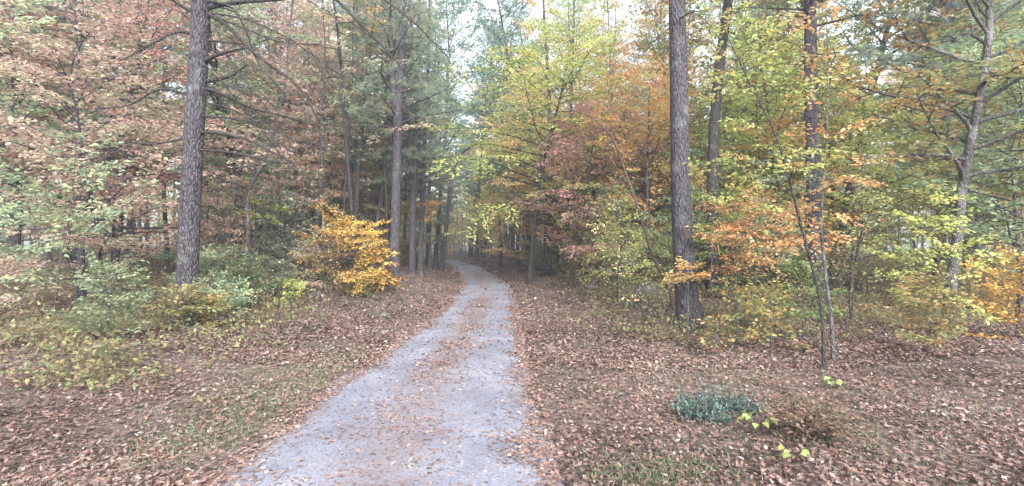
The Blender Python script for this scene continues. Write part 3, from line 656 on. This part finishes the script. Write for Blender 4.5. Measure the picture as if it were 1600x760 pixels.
# gold beech left of the path
sapl('beech_tree', 556, 15.2, 2.1, 'low golden yellow beech glowing at the left wood edge', 'gold', 121, 1.6, .07, 38, 52, cat='tree', leaf=.07, r0=.035, up=0.02, sub=8)
sapl('beech_sapling', 600, 15.2, .6, 'small golden beech spray at the foot of the straight left pine', 'gold', 122, .55, .3, 9, 50, leaf=.085, up=.0)
sapl('shrub', 508, 15.9, 1.0, 'dull brown and grey bush beneath the golden beech', 'brown', 123, 1.25, .05, 26, 60, cat='shrub', leaf=.07, up=.3)
sapl('shrub', 480, 14.6, 1.3, 'mauve brown bush with thin twigs left of the golden beech', 'mauve', 124, .8, .05, 20, 50, cat='shrub', leaf=.07, up=.4)
sapl('shrub', 566, 14.6, .42, 'olive green bush tucked under the golden beech near the path', 'mixed', 125, .6, .05, 20, 50, cat='shrub', leaf=.07, up=.3)
sapl('shrub', 430, 13.8, 1.0, 'pale sage green bush with arching sprays in the left wood edge', 'sage', 126, 1.0, .05, 20, 60, cat='shrub', leaf=.065, up=.25)
sapl('shrub', 335, 11.6, 1.3, 'leafy sage green bush beside the thick dark pine', 'sage', 127, 1.05, .05, 26, 64, cat='shrub', leaf=.062, up=.35)
sapl('shrub', 372, 12.8, 1.0, 'darker green bush behind the crooked pale tree', 'green', 128, .95, .05, 22, 60, cat='shrub', leaf=.06, up=.35)
sapl('maple_sapling', 455, 12.2, .75, 'small yellow leaved sapling on the left leaf litter, in front of the bushes', 'lime', 129, .36, .2, 10, 50, leaf=.07, up=.3)
sapl('maple_sapling', 412, 15.5, 2.7, 'sapling holding one pale yellow spray over the left bushes', 'lime', 130, .75, .75, 6, 60, leaf=.085, up=0.0)
sapl('shrub', 300, 8.5, .6, 'low yellow green bush at the foot of the thick dark pine', 'mixed', 131, .6, .05, 18, 50, cat='shrub', leaf=.055, up=.35)
# golden spray on a young beech behind the row
sapl('beech_sapling', 660, 24.5, 3.5, 'young beech with a floating band of golden leaves across the left row', 'gold', 132, 1.0, .8, 8, 46, leaf=.11, up=0, r0=.02)
sapl('shrub', 1275, 4.0, .26, 'dark low tangle of brown stems in the bottom right corner', 'brown', 141, .42, .05, 20, 50, cat='shrub', leaf=.04, up=.5, bark='dark_bark', r0=.008)
sapl('shrub', 285, 8.2, .7, 'olive tan bush hiding the foot of the thick dark pine', 'dull', 151, .65, .05, 16, 30, cat='shrub', leaf=.055, up=.4)
sapl('shrub', 335, 9.0, .8, 'sage bush right of the thick dark pine foot, lowest of the green bushes', 'sage', 152, .75, .05, 20, 50, cat='shrub', leaf=.055, up=.35)
# right low plants
def evergreen():
    rs = np.random.RandomState(9); st = MB(); cm = MB(); acc = []
    for k in range(80):
        a = rs.uniform(0, 6.28); e = rs.uniform(.15, 1.15); L = rs.uniform(.2, .5)
        p0 = (rs.normal(0, .14), rs.normal(0, .12), 0)
        sp = wander(rs, p0, (math.cos(a) * math.cos(e) * 1.2, math.sin(a) * math.cos(e), math.sin(e)), L, 6, .12, .02)
        tube(st, sp, np.linspace(.005, .002, 7), 4, 0)
        m = int(95 * L); f = rs.uniform(.25, 1, m); ix = f * 6; ii = np.minimum(5, ix.astype(int)); c_ = sp[ii] + (sp[ii + 1] - sp[ii]) * (ix - ii)[:, None]
        A = nrm(sp[ii + 1] - sp[ii]) * .35 + rs.normal(0, .7, (m, 3)); Nn = rs.normal(0, .4, (m, 3)) + np.array((0, 0, 1))
        L_ = .042 * rs.uniform(.6, 1.3, m); leaves(cm, c_, A, Nn, L_, L_ * .55, np.clip(rs.normal(.45, .25, m), 0, 1), 0, 6)
    return st.mesh('stem', [M['brown_bark']]), cm.mesh('foliage', [Lf['bluegreen'], M['brown_bark']])
EV = evergreen()
place('evergreen_shrub', EV, gl(1098, 4.65), 'low blue green evergreen shrub on the right leaf litter, densest and nearest', 'shrub', None, 'bluegreen', None, 0, (.56, .56, .8))
place('evergreen_shrub', EV, gl(1148, 4.95), 'sparser blue green evergreen shrub behind and right of the densest one', 'shrub', None, 'bluegreen', None, 2, (.5, .5, .6))
def broadherb(n, seed, size=.085):
    rs = np.random.RandomState(seed); st = MB(); cm = MB()
    for k in range(n):
        a = rs.uniform(0, 6.28); sp = wander(rs, (0, 0, 0), (math.cos(a) * .5, math.sin(a) * .5, 1), rs.uniform(.06, .2), 4, .1)
        tube(st, sp, np.linspace(.004, .002, 5), 4, 0)
        L = size * rs.uniform(.7, 1.2); A = np.array([[math.cos(a), math.sin(a), -.35]]); leaves(cm, sp[-1:], A, np.array([[math.cos(a) * .5, math.sin(a) * .5 - .4, 1.]]), np.array([L]), np.array([L * .85]), rs.uniform(.55, 1.0), 0, 6)
    return st.mesh('stem', [M['brown_bark']]), cm.mesh('foliage', [Lf['lime'], M['brown_bark']])
place('seedling', broadherb(13, 1, .06), gl(1182, 4.15), 'broad leaved yellow green seedling in front of the evergreen shrubs', 'seedling', None, 'green')
place('seedling', broadherb(7, 2, .055), gl(1240, 3.55), 'small yellow green seedling at the bottom right of the litter', 'seedling', None, 'green')
place('seedling', broadherb(12, 3, .06), gl(1302, 5.6), 'yellow green seedling at the foot of the upright grey sapling', 'seedling', None, 'green')
# rocks
def rock(px, d, sx, sy, sz, label, seed, sink=.3):
    import bmesh
    rs = np.random.RandomState(seed); bm = bmesh.new(); bmesh.ops.create_icosphere(bm, subdivisions=4, radius=1)
    ph = rs.uniform(0, 6, 6)
    for v in bm.verts:
        c = v.co; f = 1 + .16 * math.sin(c.x * 2.6 + ph[0]) * math.sin(c.y * 2.2 + ph[1]) + .1 * math.sin(c.z * 4 + ph[2] + c.x * 3) + .05 * math.sin(c.y * 9 + ph[3]) * math.sin(c.x * 8)
        v.co = Vector((c.x * f * sx, c.y * f * sy, max(c.z, -.6) * f * sz))
    me = bpy.data.meshes.new('rock'); bm.to_mesh(me); bm.free(); me.materials.append(M['rock'])
    me.polygons.foreach_set('use_smooth', np.ones(len(me.polygons), bool))
    o = link('rock', me); x, y, z = gl(px, d); o.location = (x, y, z + sz * (.5 - sink)); o.rotation_euler = (0, 0, rs.uniform(0, 6))
    tag(o, label, 'rock')
rock(495, 14.2, .2, .16, .1, 'pale grey rock at the foot of the mauve brown bush', 1)
rock(446, 11.0, .1, .08, .05, 'small whitish rock in the left leaf litter near the yellow sapling', 2)
rock(597, 11.2, .17, .13, .045, 'flat grey rock half buried in the left verge by the path', 3, .25)
rock(303, 8.3, .15, .12, .055, 'grey stone in the litter below the thick dark pine', 4)
rock(925, 17.5, .2, .18, .15, 'pale rounded rock lying beyond the right verge', 5)
rock(1015, 13.5, .34, .3, .3, 'large brownish boulder left of the stout pine', 6)

# ------------------------------------------------------------------ mid trees (placed with care for colour)
def mt(name, pair, px, d, s, label, pal, bark='grey_bark', rz=0, cat='tree', group=None, tilt=(0, 0)):
    l_ = gl(px, d); occupied.append((l_[0], l_[1], .9))
    return place(name, pair, l_, label, cat, group, pal, bark, rz, s, tilt)
mt('maple_tree', WIDE, 828, 20.5, 1.08, 'maple with yellow green crown hanging toward the path, dark trunk', 'lime', 'dark_bark', 1.0)
mt('maple_tree', WIDE, 862, 29, 1.3, 'broad pale orange maple crowning above the yellow green one', 'peach', 'dark_bark', 3.3)
mt('maple_tree', WIDE, 918, 24, 1.15, 'maple with bright orange crown right of the yellow green one', 'orange', 'dark_bark', 2.2)
mt('maple_tree', WIDE, 985, 19, .85, 'maple with layered pale orange leaves behind the arching bare stem', 'peach', 'dark_bark', 3.0)
mt('maple_tree', UND[1], 905, 18.5, 1.1, 'maple with pinkish red leaves low beneath the orange crown', 'pink', 'dark_bark', .4)
mt('maple_tree', UND[1], 757, 42, 1.0, 'small pale orange maple right of the distant path bend', 'peach', 'grey_bark', .7)
mt('maple_tree', UNDF[0], 697, 63, .55, 'small yellow maple glowing at the far end of the path', 'gold', 'grey_bark', 1.7)
mt('maple_tree', UNDF[0], 708, 69, .7, 'pale orange maple at the far end of the path, right of the yellow one', 'peach', 'grey_bark', .3)
mt('maple_tree', UNDF[1], 682, 68, .6, 'orange red maple at the far end of the path', 'orange', 'grey_bark', 2.7)
mt('maple_tree', UND[0], 1010, 17, 1.0, 'maple with orange and tan leaves left of the stout pine', 'orange', 'grey_bark', 4)
mt('maple_tree', UND[0], 1215, 15.5, 1.15, 'maple with lime yellow crown between the bowing trunk and the right edge trunk', 'lime', 'dark_bark', 5)
mt('maple_tree', UND[2], 1165, 19, 1.0, 'green maple behind the bowing dark trunk', 'green', 'dark_bark', 1.5)
mt('maple_tree', UND[1], 1300, 14, 1.15, 'maple with yellow and green leaves right of the right edge trunk', 'lime', 'dark_bark', 2.5)
mt('maple_tree', UND[1], 1235, 13.2, .8, 'young maple with deep orange leaves left of the right edge trunk', 'orange', 'dark_bark', 3.4)
mt('maple_tree', WIDE, 450, 23, 1.3, 'maple with dull mauve leaves behind the dead branches', 'mauve', 'grey_bark', .3)
mt('maple_tree', WIDE, 525, 28, 1.35, 'broad olive and tan maple in the left wood', 'mixed', 'grey_bark', 1.3)
mt('maple_tree', UND[1], 350, 18, 1.0, 'green maple behind the thick dark pine', 'sage', 'grey_bark', 2.3)
mt('maple_tree', UND[1], 545, 29, 1.2, 'maple with orange and olive leaves behind the golden beech', 'mixed', 'grey_bark', 3.3)
mt('maple_tree', UND[0], 400, 24, 1.2, 'maple with pink leaves deep in the left wood', 'pink', 'grey_bark', 4.3)
mt('hemlock_tree', HEM[0], 672, 32, 1.0, 'hemlock with grey green drooping boughs beside the bend', 'needle', 'grey_bark', 1)
mt('hemlock_tree', HEM[0], 1010, 22, .8, 'small dark hemlock behind the orange maples', 'needle', 'grey_bark', 3)
mt('hemlock_tree', HEM[0], 440, 17, .42, 'young hemlock low among the left bushes', 'needle', 'grey_bark', 4)
for k, (px, d, pi, s, lab) in enumerate([(590, 30, 0, 1.0, 'tall pine rising behind the straight grey pine'),
        (690, 52, 1, 1.1, 'tall pine standing left of the far path bend'), (470, 36, 1, 1.1, 'tall pine rising beyond the mauve maple')]):
    mt('pine_tree', PINE[pi], px, d, s, lab, 'needle', 'pine_bark', k * 1.3)
for k, (px, d, ti, s, pal, lab) in enumerate([(745, 50, 0, 1.0, 'teal', 'tall blue green tree behind the bend with sky showing through'), (800, 44, 1, 1.15, 'teal', 'tall blue green tree rising above the yellow green maple'),
        (868, 36, 0, 1.05, 'sage', 'tall sage green tree behind the orange crown'), (1040, 40, 1, 1.0, 'green', 'tall green tree far behind the stout pine'), (1085, 34, 0, 1.0, 'mixed', 'tall olive leaved tree between the two right trunks'),
        (1200, 33, 1, 1.05, 'lime', 'tall yellow green tree behind the lime maple'), (1310, 21, 0, .9, 'green', 'tall green tree beyond the right edge trunk')]):
    mt('oak_tree', TALL[ti], px, d, s, lab, pal, 'dark_bark', k * 1.1)
for k, (px, d, ti, s, pal, lab) in enumerate([(680, 33.5, 1, 1.0, 'teal', 'tall blue green tree on the left of the bend with boughs meeting over the path'), (600, 26, 1, .95, 'sage', 'tall sage tree behind the straight left pine'), (828, 33, 0, 1.0, 'teal', 'tall blue green tree behind the yellow green maple, right of the sky gap'),
        (612, 35, 0, 1.0, 'teal', 'tall blue green tree among the left pines'), (735, 62, 0, 1.25, 'sage', 'tallest sage tree beyond the bend, framing the sky gap'), (820, 58, 1, 1.3, 'teal', 'tallest blue green tree beyond the bend on the right'),
        (455, 26, 1, .95, 'mauve', 'tall mauve leaved tree rising over the left wood'), (380, 19, 0, .8, 'sage', 'tall sage tree behind the dead pine branches'), (1145, 28, 1, .95, 'lime', 'tall yellow green tree seen between the two right trunks'), (1250, 25, 0, .9, 'mixed', 'tall olive and gold tree behind the arching sapling')]):
    mt('oak_tree', TALL[ti], px, d, s, lab, pal, 'dark_bark', k * 1.7)
for k, (px, d, ti, s, pal, lab) in enumerate([(795, 31, 1, 1.0, 'peach', 'pale orange maple beside the slim black trunk at the bend'), (1000, 26, 1, 1.2, 'peach', 'pale orange maple deep behind the boulder'), (1050, 20, 0, 1.0, 'mixed', 'olive and tan maple directly behind the stout pine'),
        (1105, 17, 1, 1.0, 'green', 'green maple filling the gap between the two right trunks'), (1190, 14.5, 0, .8, 'lime', 'near lime maple right of the bowing trunk'), (1330, 12.5, 1, .95, 'lime', 'near yellow green maple past the right edge trunk'),
        (870, 30, 1, 1.1, 'orange', 'orange maple behind the broad dark trunk'), (940, 33, 2, 1.0, 'gold', 'gold maple far in the right wood'), (445, 27, 1, .9, 'sage', 'sage maple far behind the left bushes'),
        (590, 23, 1, 1.0, 'mixed', 'olive maple just behind the straight left pine'), (340, 20, 2, 1.0, 'sage', 'sage green maple behind the thick dark pine'), (480, 31, 2, 1.0, 'pink', 'pink maple far behind the golden beech')]):
    mt('maple_tree', UND[ti], px, d, s, lab, pal, 'grey_bark', k * 1.7)
# overhanging dark branch from a leaning tree at the bend
c = [gp(690, 30), P(700, 330, 30), P(706, 280, 30), P(720, 242, 29.6), P(745, 224, 29.2), P(768, 197, 29)]
o, p, b = abs_tree('maple_tree', c, .13, .05, 'dark leaning tree whose bare broken limb points up over the path', bark='dark_bark', sides=9)
# orange leaved branch hanging in at the top left, from a tree behind the pine row
b_ = gp(606, 20.5)
custom('maple_tree', [b_, b_ + np.array((-.05, -.2, 4.)), b_ + np.array((-.5, -.6, 8.)), P(545, -40, 18.5)], 'slim maple with only a tuft of orange leaves at the top of the picture, left', 'tree', 'orange', seed=140, r0=.05, base=.78, nl=14, spread=1.2, leaf=.1, per=26, bark='dark_bark', up=.1)

# ------------------------------------------------------------------ filling the wood
rs = np.random.RandomState(2024)
def free(x, y, r):
    for (a, b_, q_) in occupied:
        if (a - x) ** 2 + (b_ - y) ** 2 < (r + q_ * .5) ** 2: return False
    return True
def spot(d0, d1, px0, px1, clear, r, low=False):
    for _ in range(400):
        d = rs.uniform(d0, d1); px = rs.uniform(px0, px1); x = (px - 800) * d / F
        if abs(x - float(pathx(d))) - float(halfw(d)) < clear: continue
        if 735 < px < 1010 and d < 24 and not low: continue
        if free(x, d, r): occupied.append((x, d, r)); return px, d
    return None
PALW = dict(mauve='mauve', sage='sage', mixed='olive', red='dusty-red', green='green', orange='orange', lime='yellow-green', gold='golden', peach='pale-orange', teal='blue-green', pink='pink', brown='brown', dull='drab')
BKW = dict(grey_bark='grey', dark_bark='blackish', pine_bark='rough', brown_bark='brown', pale_bark='pale')
LM = [(-200, 'at the left end of the view'), (150, 'left of the thick dark pine'), (330, 'behind the dead pine branches'), (400, 'behind the crooked tree'), (470, 'behind the mauve bush'), (525, 'behind the golden beech'),
      (600, 'behind the straight left pine'), (640, 'behind the left row'), (700, 'beyond the path bend'), (790, 'behind the slim black trunk'), (840, 'behind the yellow green maple'), (885, 'behind the broad dark trunk'),
      (940, 'behind the orange maples'), (1000, 'behind the arching bare stem'), (1070, 'behind the stout pine'), (1125, 'behind the bowing trunk'), (1190, 'behind the wide beech sapling'), (1270, 'behind the right edge trunk'),
      (1400, 'right of the crossing young stems'), (1560, 'at the right end of the view')]
def autolabel(name, pal, bk, px, d, cat):
    lm = min(LM, key=lambda q: abs(q[0] - px))[1]
    dw = 'close' if d < 18 else 'midway' if d < 30 else 'far' if d < 48 else 'farthest'
    nm = name.replace('_', ' ')
    return '%s-%s %s%s, %s %s' % (BKW[bk], 'stemmed' if cat != 'tree' else 'trunked', (PALW[pal] + ' ') if pal else '', nm, dw, lm)
def fill(n, d0, d1, px0, px1, clear, r, protos, pals, barks, name, label, cat, group, s0=.8, s1=1.2):
    for k in range(n):
        q_ = spot(d0, d1, px0, px1, clear, r, cat in ('shrub', 'sapling'))
        if not q_: continue
        px, d = q_; pr = protos[rs.randint(len(protos))]
        pal_ = pals[rs.randint(len(pals))] if pals else None; bk_ = barks[rs.randint(len(barks))]
        label = autolabel(name, pal_, bk_, px, d, cat)
        place(name, pr, gl(px, d), label, cat, group, pal_, bk_, rs.uniform(0, 6.28), rs.uniform(s0, s1), (rs.normal(0, .03), rs.normal(0, .03)))
LP_ = ['mauve', 'sage', 'mixed', 'red', 'sage', 'sage', 'pink', 'lime']; RP_ = ['orange', 'lime', 'mixed', 'green', 'gold', 'sage', 'peach', 'mixed']
BK = ['grey_bark', 'dark_bark', 'pine_bark']
fill(80, 16, 45, 320, 640, 3.5, .6, POLE, LP_, BK + ['grey_bark'], 'slender_tree', 'slender grey pole-like tree among many in the wood left of the path', 'tree', 'slender trees in the left wood')
fill(64, 17, 48, 830, 1300, 3.5, .7, POLE, RP_, BK, 'slender_tree', 'slender dark pole-like tree among many in the wood right of the path', 'tree', 'slender trees in the right wood')
fill(60, 40, 80, 560, 1000, 3, .9, POLE + [TALL[1]], ['sage', 'mixed', 'teal', 'peach'], BK, 'slender_tree', 'distant slender tree among many beyond the path bend', 'tree', 'slender trees beyond the bend', .9, 1.4)
fill(38, 22, 60, 330, 650, 4, 1.3, UNDF, LP_, BK, 'understorey_tree', 'leafy understorey tree deep in the left wood, half hidden by trunks', 'tree', 'understorey trees of the left wood')
fill(46, 20, 60, 840, 1300, 4, 1.3, UNDF, RP_, BK, 'understorey_tree', 'leafy understorey tree deep in the right wood, half hidden by trunks', 'tree', 'understorey trees of the right wood')
fill(12, 32, 75, 330, 690, 4, 2.2, PINEF, None, ['pine_bark'], 'pine_tree', 'distant pine among others closing the left wood', 'tree', 'distant pines on the left')
fill(20, 36, 80, 740, 1300, 5, 2.2, PINEF + TALL, None, ['pine_bark'], 'woodland_tree', 'distant tall tree closing the right wood', 'tree', 'distant tall trees on the right')
fill(22, 55, 85, 640, 960, 4, 1.8, UNDF, ['peach', 'sage', 'mixed', 'lime', 'orange'], BK, 'understorey_tree', 'small leafy tree far beyond the path bend', 'tree', 'leafy trees beyond the bend')
fill(34, 11, 30, 850, 1300, 2.6, .7, SAP, ['mixed', 'green', 'orange', 'lime', 'sage'], ['grey_bark', 'brown_bark'], 'young_sapling', 'thin young sapling in the brush right of the path', 'sapling', 'young saplings in the right brush', .7, 1.2)
fill(14, 13, 26, 310, 600, 4, .9, SAP, ['sage', 'mauve', 'mixed', 'green'], ['grey_bark', 'brown_bark'], 'young_sapling', 'thin young sapling in the brush left of the path', 'sapling', 'young saplings in the left brush', .7, 1.2)
fill(48, 12, 40, 820, 1300, 2.2, .6, SHR, ['brown', 'mixed', 'green', 'sage', 'dull'], ['brown_bark'], 'woodland_shrub', 'low tangled shrub under the right hand trees', 'shrub', 'low shrubs of the right wood', .6, 1.35)
fill(26, 15, 40, 310, 660, 2.8, .8, SHR, ['brown', 'mixed', 'sage', 'mauve'], ['brown_bark'], 'woodland_shrub', 'low tangled shrub under the left hand trees', 'shrub', 'low shrubs of the left wood', .6, 1.2)
fill(44, 26, 72, 650, 1300, 2.6, .8, UNDF, ['peach', 'mixed', 'sage', 'orange', 'dull', 'brown'], ['grey_bark', 'brown_bark'], 'understorey_bush', 'tall leafy bush', 'shrub', 'tall leafy bushes deep in the right wood', .28, .5)
fill(34, 26, 72, 320, 700, 2.6, .8, UNDF, ['mauve', 'mixed', 'sage', 'pink', 'dull', 'brown'], ['grey_bark', 'brown_bark'], 'understorey_bush', 'tall leafy bush', 'shrub', 'tall leafy bushes deep in the left wood', .28, .5)
fill(110, 8, 22, 840, 1340, 2.0, .4, TWIG, ['brown', 'mixed', 'sage', 'peach', 'green', 'dull'], ['grey_bark', 'brown_bark', 'dark_bark'], 'wispy_sapling', 'wispy sapling', 'sapling', 'wispy saplings along the right verge', .7, 1.25)
fill(50, 11, 28, 300, 640, 2.6, .45, TWIG, ['brown', 'mixed', 'sage', 'mauve', 'green', 'dull'], ['grey_bark', 'brown_bark', 'dark_bark'], 'wispy_sapling', 'wispy sapling', 'sapling', 'wispy saplings along the left verge', .7, 1.25)
# beyond the sides of the photograph
for side, a, b_, pal in (('left', -40, 270, LP_), ('right', 1330, 1640, RP_)):
    fill(7, 9, 16, a if side == 'left' else 1420, b_ - (90 if side == 'left' else 0), 3, 1.4, UND, pal, BK, 'understorey_tree', 'leafy young tree near the %s end of the view' % side, 'tree', 'near trees on the far ' + side)
    fill(5, 9, 22, a, b_, 3, 1.8, PINE, None, ['pine_bark'], 'pine_tree', 'tall pine near the %s end of the view' % side, 'tree', 'tall pines on the far ' + side)
    fill(20, 14, 45, a, b_, 3, .8, POLE, pal, BK, 'slender_tree', 'slender tree near the %s end of the view' % side, 'tree', 'slender trees on the far ' + side)
    fill(14, 20, 60, a, b_, 3, 1.8, UNDF + TALL, pal, BK, 'understorey_tree', 'deep leafy tree near the %s end of the view' % side, 'tree', 'deep trees on the far ' + side)
    fill(8, 7, 14, a if side == 'left' else 1370, b_ - (50 if side == 'left' else 0), 3, .9, SHR + SAP[:1], pal, ['brown_bark'], 'woodland_shrub', 'low bush near the %s end of the view' % side, 'shrub', 'bushes on the far ' + side)

def far_wood():
    rs = np.random.RandomState(66); mb = MB()
    n = 420
    for k in range(n):
        a = R(rs.uniform(-62, 62)); r = rs.uniform(82, 150); x, y = math.sin(a) * r, math.cos(a) * r
        if abs(x - float(pathx(min(y, 119)))) < 2.5 and y < 100: continue
        h = rs.uniform(10, 19); z = G(x, y)
        tube(mb, wander(rs, (x, y, z - .2), (0, 0, 1), h, 4, .03), np.linspace(.2, .05, 5), 5, 1)
        m = 150; c = np.array((x, y, z)) + np.stack([rs.normal(0, 2.2, m), rs.normal(0, 2.2, m), rs.uniform(.12, 1.05, m) * h], -1)
        leaves(mb, c, rs.normal(0, 1, (m, 3)), nrm(rs.normal(0, .6, (m, 3)) + np.array((0, 0, 1))), .7, .5, np.clip(rs.uniform(0, 1) + rs.normal(0, .15, m), 0, 1), 0, 4)
    tag(link('distant_woodland', mb.mesh('distant_woodland', [Lf['mixed'], M['dark_bark']])), 'far off mass of autumn woodland closing the view behind all the trees', 'woodland', None, 'stuff')
far_wood()

# ------------------------------------------------------------------ haze
if HAZE > 0:
    x0, x1, y0, y1, z0, z1 = -420, 420, -220, 620, -2.5, 30
    mb = MB(); mb.add([(x0, y0, z0), (x1, y0, z0), (x1, y1, z0), (x0, y1, z0), (x0, y0, z1), (x1, y0, z1), (x1, y1, z1), (x0, y1, z1)],
                      [(0, 3, 2, 1), (4, 5, 6, 7), (0, 1, 5, 4), (1, 2, 6, 5), (2, 3, 7, 6), (3, 0, 4, 7)])
    m, n, l = newmat('haze'); o_ = n.new('ShaderNodeOutputMaterial'); v = n.new('ShaderNodeVolumePrincipled')
    v.inputs['Color'].default_value = (.86, .9, .95, 1); v.inputs['Density'].default_value = HAZE; v.inputs['Anisotropy'].default_value = .3
    l.new(v.outputs[0], o_.inputs['Volume'])
    tag(link('haze', mb.mesh('haze', [m])), 'thin pale haze hanging through the wood', 'haze', None, 'stuff')
print('objects', len(bpy.data.objects), 'tris', sum(len(m.polygons) for m in bpy.data.meshes))

# two or three things that read alike: tell them apart by their order from left to right
same = {}
for o_ in bpy.data.objects:
    if o_.get('group') and o_.get('label') and o_.parent is None: same.setdefault(o_['label'], []).append(o_)
for lab, os_ in same.items():
    for o_ in os_: o_['group'] = os_[0]['group']
    if len(os_) in (2, 3):
        os_.sort(key=lambda q: q.location.x / q.location.y)
        for o_, w_ in zip(os_, ('left', 'right') if len(os_) == 2 else ('left', 'middle', 'right')):
            o_['label'] = w_ + ' one of %s: ' % ('two' if len(os_) == 2 else 'three') + lab
